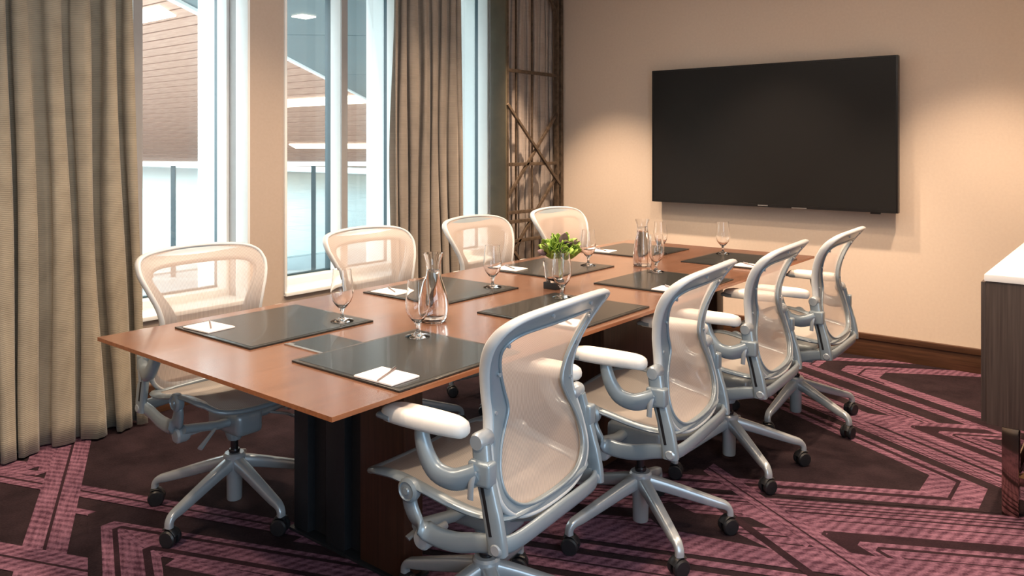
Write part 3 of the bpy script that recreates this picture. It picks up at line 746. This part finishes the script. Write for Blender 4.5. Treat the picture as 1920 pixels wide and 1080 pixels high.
# ================================================================== office chair
FR, PO = M['frame'], M['polished']
def make_chair():
    t = thing('office_chair', 'x', 'chair')
    # base -------------------------------------------------
    hub = MB().lathe([(0.026, 0.035), (0.028, 0.040), (0.029, 0.12), (0.034, 0.15), (0.039, 0.17), (0.040, 0.205), (0.034, 0.212), (0.022, 0.212)], 28).build('hub', PO, t, smooth=True)
    MB().lathe([(0.014, 0.205), (0.014, 0.31)], 18).build('gas_piston', M['dark_steel'], t, smooth=True)
    MB().lathe([(0.019, 0.212), (0.021, 0.218), (0.019, 0.226)], 18).build('collar', M['dark_steel'], t, smooth=True)
    leg_me = wheel_me = None
    for k in range(5):
        a = R(72*k+18)
        if leg_me is None:
            b = MB(); pts = smoothpath([(0.02, 0, 0.178), (0.09, 0, 0.160), (0.18, 0, 0.133), (0.26, 0, 0.109), (0.296, 0, 0.099), (0.312, 0, 0.084), (0.314, 0, 0.064)], 4)
            n_ = len(pts); ws = []; hs = []
            for i, p in enumerate(pts):
                u = i/(n_-1); ws.append(0.022-0.008*min(1, u*1.3)); hs.append(0.024-0.0125*min(1, u*1.2))
            b.sweep(pts, ws, hs, n=14, up=(0, 1, 0.001), power=0.62) if False else b.sweep(pts, ws, hs, n=14, up=(0.35, 0, 1), power=0.5)
            lg_ = b.build('leg', PO, t, smooth=True, angle=50); leg_me = lg_.data
            c = MB()
            for sy in (-1, 1):
                c.lathe([(0.010, sy*0.006), (0.027, sy*0.006), (0.0295, sy*0.010), (0.0295, sy*0.021), (0.025, sy*0.026), (0.010, sy*0.027)], 22, (0, 0, 0.0295), 'y')
            c.lathe([(0.009, 0.028), (0.009, 0.066)], 12, (0.012, 0, 0))
            c.sweep(smoothpath([(-0.026, 0, 0.040), (-0.014, 0, 0.058), (0.004, 0, 0.063), (0.02, 0, 0.058)], 3), 0.017, 0.005, n=10, up=(0, 0, 1))
            ca = c.build('caster', M['caster'], lg_, smooth=True); wheel_me = ca.data
        else:
            lg_ = bpy.data.objects.new('leg', leg_me); C.objects.link(lg_); lg_.parent = t
            ca = bpy.data.objects.new('caster', wheel_me); C.objects.link(ca); ca.parent = lg_
        lg_.rotation_euler = (0, 0, a)
        ca.location = (0.308, 0, 0); ca.rotation_euler = (0, 0, R([35, -50, 100, 20, -80][k]))
    # mechanism -------------------------------------------
    MB().box(-0.055, 0.055, -0.10, 0.11, 0.300, 0.385).build('tilt_housing', M['frame'], t, bevel=0.022, seg=3)
    MB().lathe([(0.024, 0.262), (0.034, 0.285), (0.040, 0.31)], 20).build('tilt_neck', M['frame'], t, smooth=True)
    MB().sweep([(-0.235, 0.055, 0.375), (-0.10, 0.045, 0.350), (0.10, 0.045, 0.350), (0.235, 0.055, 0.375)], 0.020, 0.016, n=12).build('cross_beam', FR, t, smooth=True)
    for sx in (-1, 1):
        kn = MB().lathe([(0.012, sx*0.15), (0.014, sx*0.20), (0.024, sx*0.205), (0.028, sx*0.215), (0.028, sx*0.245), (0.022, sx*0.252), (0.008, sx*0.254)], 20, (0, 0.030, 0.350), 'x').build('tension_knob', PO, t, smooth=True)
        MB().sweep([(sx*0.10, 0.05, 0.350), (sx*0.165, 0.10, 0.335), (sx*0.205, 0.115, 0.312)], [0.006, 0.008, 0.011], [0.005, 0.006, 0.007], n=8).build('lever', PO, t, smooth=True)
    # seat -------------------------------------------------
    # outline (x, y, z) of the rim, half
    half = [(0.0, 0.262, 0.452), (0.12, 0.262, 0.455), (0.205, 0.245, 0.468), (0.240, 0.190, 0.492), (0.250, 0.110, 0.500), (0.248, 0.020, 0.486),
            (0.240, -0.070, 0.466), (0.228, -0.150, 0.455), (0.195, -0.200, 0.450), (0.10, -0.215, 0.446), (0.0, -0.218, 0.445)]
    full = half + [(-x, y, z) for x, y, z in reversed(half[1:-1])]
    rim = smoothpath(full, 4, True); n_ = len(rim)
    wv = [0.010+0.010*min(1, abs(p[0])/0.22)*(1 if p[1] < 0.2 else 0.3) for p in rim]
    MB().sweep(rim, wv, [0.009]*n_, n=10, closed=True).build('seat_frame', FR, t, smooth=True, angle=60)
    # membrane: strips across x
    hp = smoothpath(half, 4); rows = []
    ys = [0.262-0.480*i/22 for i in range(23)]
    def hx_at(y):
        best = 0.0; zb = 0.45
        c = [(abs(p[1]-y), p) for p in hp if p[0] > 0.0]
        # interpolate
        for a_, b_ in zip(hp[:-1], hp[1:]):
            if (a_[1]-y)*(b_[1]-y) <= 0 and a_[1] != b_[1]:
                f_ = (y-a_[1])/(b_[1]-a_[1]); x = a_[0]+(b_[0]-a_[0])*f_
                if x > best: best = x; zb = a_[2]+(b_[2]-a_[2])*f_
        return best, zb
    vs = []; nx = 14
    for y in ys:
        hx_, zr = hx_at(max(-0.2175, min(0.2615, y)))
        hx_ = max(hx_-0.006, 0.01)
        for i in range(nx+1):
            u = -1+2*i/nx; dip = 0.030*(1-u*u)*math.sin(math.pi*min(1, max(0, (y+0.22)/0.48)))**0.5 if -0.22 < y < 0.26 else 0
            vs.append((u*hx_, max(-0.2175, min(0.2615, y)), zr-dip*1.0))
    fs = [(j*(nx+1)+i, j*(nx+1)+i+1, (j+1)*(nx+1)+i+1, (j+1)*(nx+1)+i) for j in range(len(ys)-1) for i in range(nx)]
    MB().add(vs, fs).build('seat_membrane', M['mesh_seat'], t, smooth=True, angle=180)
    # side links, posts, arms ------------------------------
    for sx in (-1, 1):
        b = MB()
        b.lathe([(0.030, sx*0.248), (0.032, sx*0.254), (0.032, sx*0.268), (0.024, sx*0.274), (0.022, sx*0.270), (0.010, sx*0.272), (0.008, sx*0.276)], 24, (0, 0.060, 0.478), 'x')
        b.build('seat_pivot', FR, t, smooth=True)
        pth = smoothpath([(sx*0.256, 0.060, 0.475), (sx*0.254, 0.062, 0.440), (sx*0.250, 0.042, 0.400), (sx*0.246, -0.005, 0.374), (sx*0.244, -0.08, 0.374), (sx*0.244, -0.15, 0.392), (sx*0.244, -0.215, 0.405)], 4)
        n_ = len(pth); b = MB().sweep(pth, [0.011]*n_, [0.020+0.006*math.sin(3*i/n_) for i in range(n_)], n=12, up=(0, 1, 0.6), power=0.7)
        b.build('side_link', FR, t, smooth=True, angle=60)
        # post with slot
        pb = [(sx*0.250, -0.215, 0.385), (sx*0.252, -0.212, 0.42), (sx*0.252, -0.195, 0.50), (sx*0.250, -0.172, 0.58), (sx*0.243, -0.160, 0.635)]
        po = MB().sweep(smoothpath(pb, 4), [0.014]*17, [0.026]*8+[0.024]*9, n=14, up=(0, 1, 0), power=0.55).build('arm_post', FR, t, smooth=True, angle=60)
        MB().sweep([(sx*0.2655, -0.203, 0.43), (sx*0.2655, -0.188, 0.50), (sx*0.2655, -0.176, 0.55)], 0.0015, 0.005, n=6, up=(0, 1, 0), power=0.6).build('slot', M['caster'], po)
        MB().lathe([(0.017, sx*0.235), (0.019, sx*0.240), (0.019, sx*0.262), (0.012, sx*0.268)], 18, (0, -0.217, 0.400), 'x').build('post_bolt', PO, po, smooth=True)
        # hinge where back frame meets post
        MB().lathe([(0.016, sx*0.205), (0.022, sx*0.212), (0.023, sx*0.252), (0.018, sx*0.262)], 18, (0, -0.156, 0.645), 'x').build('hinge', PO, t, smooth=True)
        # arm
        ap = smoothpath([(sx*0.262, -0.165, 0.572), (sx*0.274, -0.140, 0.562), (sx*0.288, -0.105, 0.554), (sx*0.296, -0.060, 0.566), (sx*0.297, -0.030, 0.600), (sx*0.293, -0.012, 0.640), (sx*0.288, -0.006, 0.670)], 4)
        n_ = len(ap); arm = MB().sweep(ap, [0.020-0.004*i/n_ for i in range(n_)], [0.033-0.016*i/n_ for i in range(n_)], n=14, up=(0, -0.6, 0.8), power=0.8)
        arm = arm.build('arm', FR, t, smooth=True, angle=60)
        MB().box(min(sx*0.238, sx*0.276), max(sx*0.238, sx*0.276), -0.205, -0.140, 0.545, 0.605).build('arm_bracket', FR, arm, bevel=0.009, seg=3)
        MB().sweep(smoothpath([(sx*0.281, -0.165, 0.585), (sx*0.286, -0.160, 0.555), (sx*0.284, -0.156, 0.515)], 3), 0.004, 0.009, n=8, up=(0, 1, 0)).build('lever', PO, arm, smooth=True)
        # pad: rounded stadium
        b = MB(); rings = []; cx_, cy_ = sx*0.283, -0.012; Lp, wp = 0.135, 0.046
        def ring(sc_, z, dy=0.0):
            out = []
            for k in range(28):
                a_ = 2*math.pi*k/28; ca, sa = math.cos(a_), math.sin(a_)
                ex = 0.62
                out.append((cx_+math.copysign(abs(ca)**ex, ca)*wp*sc_*(0.92+0.08*math.sin(a_)), cy_+dy+math.copysign(abs(sa)**0.75, sa)*(Lp-wp*(1-sc_)), z-0.010*max(0, (abs(sa)-0.7))))
            return out
        for sc_, z in ((0.55, 0.663), (0.86, 0.665), (0.98, 0.673), (1.0, 0.684), (0.94, 0.695), (0.78, 0.701), (0.5, 0.704)): rings.append(ring(sc_, z))
        vs = [p for r_ in rings for p in r_]; fs = []
        for i in range(len(rings)-1):
            for k in range(28): fs.append((i*28+k, i*28+(k+1) % 28, (i+1)*28+(k+1) % 28, (i+1)*28+k))
        fs.append(tuple(reversed(range(28)))); fs.append(tuple((len(rings)-1)*28+k for k in range(28)))
        b.add(vs, fs).build('arm_pad', M['pad'], t, smooth=True, angle=80)
        MB().sweep(smoothpath([(cx_, 0.075, 0.676), (cx_, 0.113, 0.676), (cx_, 0.130, 0.672)], 3), [0.042, 0.041, 0.038, 0.036, 0.034, 0.032, 0.028], [0.012, 0.012, 0.012, 0.011, 0.010, 0.009, 0.006], n=16, power=0.7).build('pad_cap', FR, t, smooth=True, angle=60)
    # back -------------------------------------------------
    outer = [(0.0, 0.425), (0.10, 0.428), (0.175, 0.446), (0.222, 0.490), (0.231, 0.550), (0.224, 0.610), (0.211, 0.660), (0.208, 0.710), (0.222, 0.770), (0.245, 0.830),
             (0.262, 0.880), (0.266, 0.915), (0.252, 0.952), (0.205, 0.973), (0.10, 0.984), (0.0, 0.987)]
    inner = [(0.0, 0.452), (0.095, 0.455), (0.158, 0.472), (0.198, 0.508), (0.205, 0.555), (0.188, 0.608), (0.156, 0.660), (0.138, 0.700), (0.156, 0.752), (0.186, 0.808),
             (0.211, 0.856), (0.218, 0.883), (0.204, 0.906), (0.165, 0.918), (0.09, 0.922), (0.0, 0.923)]
    outer = [(x, z if z < 0.7 else 0.7+(z-0.7)*0.95) for x, z in outer]; inner = [(x, z if z < 0.7 else 0.7+(z-0.7)*0.94) for x, z in inner]
    def back_y(x, z):
        zs = [0.42, 0.50, 0.58, 0.66, 0.74, 0.82, 0.90, 0.99]; yv = [-0.205, -0.198, -0.178, -0.157, -0.153, -0.176, -0.222, -0.290]
        for i in range(7):
            if z <= zs[i+1] or i == 6:
                f_ = (z-zs[i])/(zs[i+1]-zs[i]); f_ = max(0, min(1, f_))
                g = [yv[max(0, i-1)], yv[i], yv[i+1], yv[min(7, i+2)]]
                y = 0.5*(2*g[1]+(-g[0]+g[2])*f_+(2*g[0]-5*g[1]+4*g[2]-g[3])*f_*f_+(-g[0]+3*g[1]-3*g[2]+g[3])*f_**3); break
        return y-0.018+0.42*x*x
    def loop(h_):
        h2 = smoothpath(h_, 5); return h2+[(-x, z) for x, z in reversed(h2[1:-1])]
    lo, li = loop(outer), loop(inner); n_ = len(lo); b = MB(); vs = []; K = 12
    for (ox, oz), (ix_, iz) in zip(lo, li):
        o_ = Vector((ox, back_y(ox, oz), oz)); i_ = Vector((ix_, back_y(ix_, iz), iz)); mid = (o_+i_)/2; ax = (o_-i_)/2
        for k in range(K):
            a_ = 2*math.pi*k/K; ca, sa = math.cos(a_), math.sin(a_)
            thk = 0.008 if ca < 0.2 else 0.012
            vs.append(mid+ax*math.copysign(abs(ca)**0.8, ca)+Vector((0, 1, -0.0))*thk*math.copysign(abs(sa)**0.7, sa))
    fs = []
    for i in range(n_):
        j = (i+1) % n_
        for k in range(K): fs.append((i*K+k, i*K+(k+1) % K, j*K+(k+1) % K, j*K+k))
    b.add(vs, fs); bf = b.build('back_frame', FR, t, smooth=True, angle=70)
    rp = [(x*0.985, back_y(x, z)+0.002, 0.70+(z-0.70)*0.99) for x, z in lo]
    MB().sweep(rp, 0.0085, 0.0155, n=8, closed=True, up=(0, 1, 0)).build('rim_bead', M['rim'], bf, smooth=True, angle=80)
    rp = [(x, back_y(x, z)-0.006, z) for x, z in li]
    MB().sweep(rp, 0.004, 0.005, n=8, closed=True, up=(0, 1, 0)).build('inner_bead', FR, bf, smooth=True, angle=80)
    sc_b = None
    for x, z in ((0.215, 0.70), (-0.215, 0.70), (0.222, 0.80), (-0.222, 0.80), (0.238, 0.88), (-0.238, 0.88), (0.10, 0.942), (-0.10, 0.942)):
        x *= 0.88 if z < 0.93 else 1
        MB().lathe([(0.0055, -0.014), (0.0055, -0.008)], 10, (x, back_y(x, z), z), 'y').build('screw', PO, bf, smooth=True)
    # membrane
    hi = smoothpath(outer, 5); vs = []; zr = [0.436+0.532*i/30 for i in range(31)]
    for z in zr:
        best = 0.02
        for a_, b_ in zip(hi[:-1], hi[1:]):
            if (a_[1]-z)*(b_[1]-z) <= 0 and a_[1] != b_[1]:
                best = max(best, a_[0]+(b_[0]-a_[0])*(z-a_[1])/(b_[1]-a_[1]))
        best = max(0.02, best*0.955)
        for i in range(nx+1):
            u = -1+2*i/nx; x = u*best; vs.append((x, back_y(x, z)+0.0125-0.004*(1-u*u), z))
    fs = [(j*(nx+1)+i, j*(nx+1)+i+1, (j+1)*(nx+1)+i+1, (j+1)*(nx+1)+i) for j in range(30) for i in range(nx)]
    MB().add(vs, fs).build('back_membrane', M['mesh_back'], t, smooth=True, angle=180)
    # lower yoke joining the back to the posts
    yk = smoothpath([(-0.244, -0.218, 0.402), (-0.20, -0.232, 0.400), (-0.10, -0.240, 0.404), (0.0, -0.242, 0.406), (0.10, -0.240, 0.404), (0.20, -0.232, 0.400), (0.244, -0.218, 0.402)], 4)
    MB().sweep(yk, 0.009, 0.022, n=12, power=0.8).build('rear_yoke', FR, t, smooth=True, angle=60)
    MB().sweep(smoothpath([(0, -0.240, 0.405), (0, -0.19, 0.380), (0, -0.08, 0.345)], 4), 0.030, 0.012, n=12, power=0.7).build('spine_arm', FR, t, smooth=True, angle=60)
    return t
chair0 = make_chair()
R_CH = [(-1.455, 1.690, R(95)), (-1.405, 2.476, R(95.5)), (-1.405, 3.242, R(94)), (-1.372, 3.980, R(92.5))]
L_CH = [(-2.690, 1.661, R(-90)), (-2.695, 2.525, R(-90)), (-2.695, 3.315, R(-90)), (-2.695, 4.095, R(-90))]
SP = [70, -5, -4, 13, 0, 0, 0, 0]
desc = ['nearest the camera', 'second from the camera', 'third from the camera', 'nearest the end wall']
for i, (x, y, a) in enumerate(R_CH+L_CH):
    c = chair0 if i == 0 else copy_tree(chair0)
    c.location = (x, y, 0); c.rotation_euler = (0, 0, a)
    c['label'] = ('grey mesh office chair on the right side of the table, ' if i < 4 else 'grey mesh office chair on the window side of the table, ')+desc[i % 4]
    c['group'] = 'mesh office chairs around the table'
    # swivel the star foot
    s_ = R(SP[i])
    for ch in c.children:
        if i >= 4 and ch.name.split('.')[0] in ('arm_pad', 'pad_cap'): ch.location = (0, 0, 0.012)
        if ch.name.split('.')[0] == 'leg': ch.rotation_euler = (0, 0, ch.rotation_euler.z+s_)

# ================================================================== television
tvt = thing('television', 'large black flat television mounted on the beige end wall', 'television', (-2.07, 5.35, 1.4435))
MB().box(-0.864, 0.864, 0.0, 0.045, -0.4975, 0.4975).build('tv_casing', M['tv_frame'], tvt, bevel=0.004)
MB().box(-0.852, 0.852, -0.0015, 0.002, -0.478, 0.487).build('tv_panel', M['tv_screen'], tvt)
for b_ in ((-0.864, -0.852, -0.4975, 0.4975), (0.852, 0.864, -0.4975, 0.4975)):
    MB().box(b_[0], b_[1], -0.004, 0.004, b_[2], b_[3]).build('bezel', M['tv_frame'], tvt, bevel=0.001)
MB().box(-0.852, 0.852, -0.004, 0.004, 0.487, 0.4975).build('bezel', M['tv_frame'], tvt)
MB().box(-0.852, 0.852, -0.004, 0.004, -0.4975, -0.478).build('bezel', M['tv_frame'], tvt)
MB().box(-0.035, 0.035, -0.006, -0.003, -0.490, -0.484).build('badge', M['steel'], tvt)
MB().box(0.20, 0.30, -0.006, -0.003, -0.4965, -0.491).build('indicator_strip', M['steel'], tvt)
MB().box(0.70, 0.76, 0.0, 0.02, -0.508, -0.4975).build('sensor', M['tv_frame'], tvt, bevel=0.002)
MB().box(-0.30, 0.30, 0.045, 0.099, -0.22, 0.22).build('wall_bracket', M['black_metal'], tvt)

# ================================================================== sideboard
sb = thing('sideboard', 'dark wood veneer sideboard with white stone top and metal legs', 'sideboard', (-0.17, 4.17, 0))
MB().box(-0.303, 0.303, -0.752, 0.752, 0.863, 0.889).build('countertop', M['quartz'], sb, bevel=0.003)
MB().box(-0.297, 0.297, -0.746, 0.746, 0.325, 0.863).build('carcass', M['cabinet'], sb, bevel=0.002)
for k in range(3):
    dr = MB().box(-0.315, -0.297, -0.74+k*0.495, -0.74+k*0.495+0.487, 0.332, 0.858).build('door', M['cabinet'], sb, bevel=0.002)
    MB().box(-0.335, -0.315, -0.74+k*0.495+0.43, -0.74+k*0.495+0.445, 0.52, 0.70).build('handle', M['bronze_chrome'], dr, bevel=0.003)
for sx in (-1, 1):
    for sy in (-1, 1):
        MB().box(sx*0.22-0.027, sx*0.22+0.027, sy*0.72-0.027, sy*0.72+0.027, 0.0, 0.325).build('leg', M['bronze_chrome'], sb, bevel=0.002)
    MB().box(sx*0.22-0.012, sx*0.22+0.012, -0.70, 0.70, 0.09, 0.115).build('stretcher', M['bronze_chrome'], sb, bevel=0.002)
MB().box(-0.22, 0.22, -0.732, -0.712, 0.115, 0.145).build('stretcher', M['bronze_chrome'], sb)
MB().bar((-0.19, -0.72, 0.14), (0.02, -0.72, 0.325), 0.02, 0.02).build('brace', M['brass'], sb)
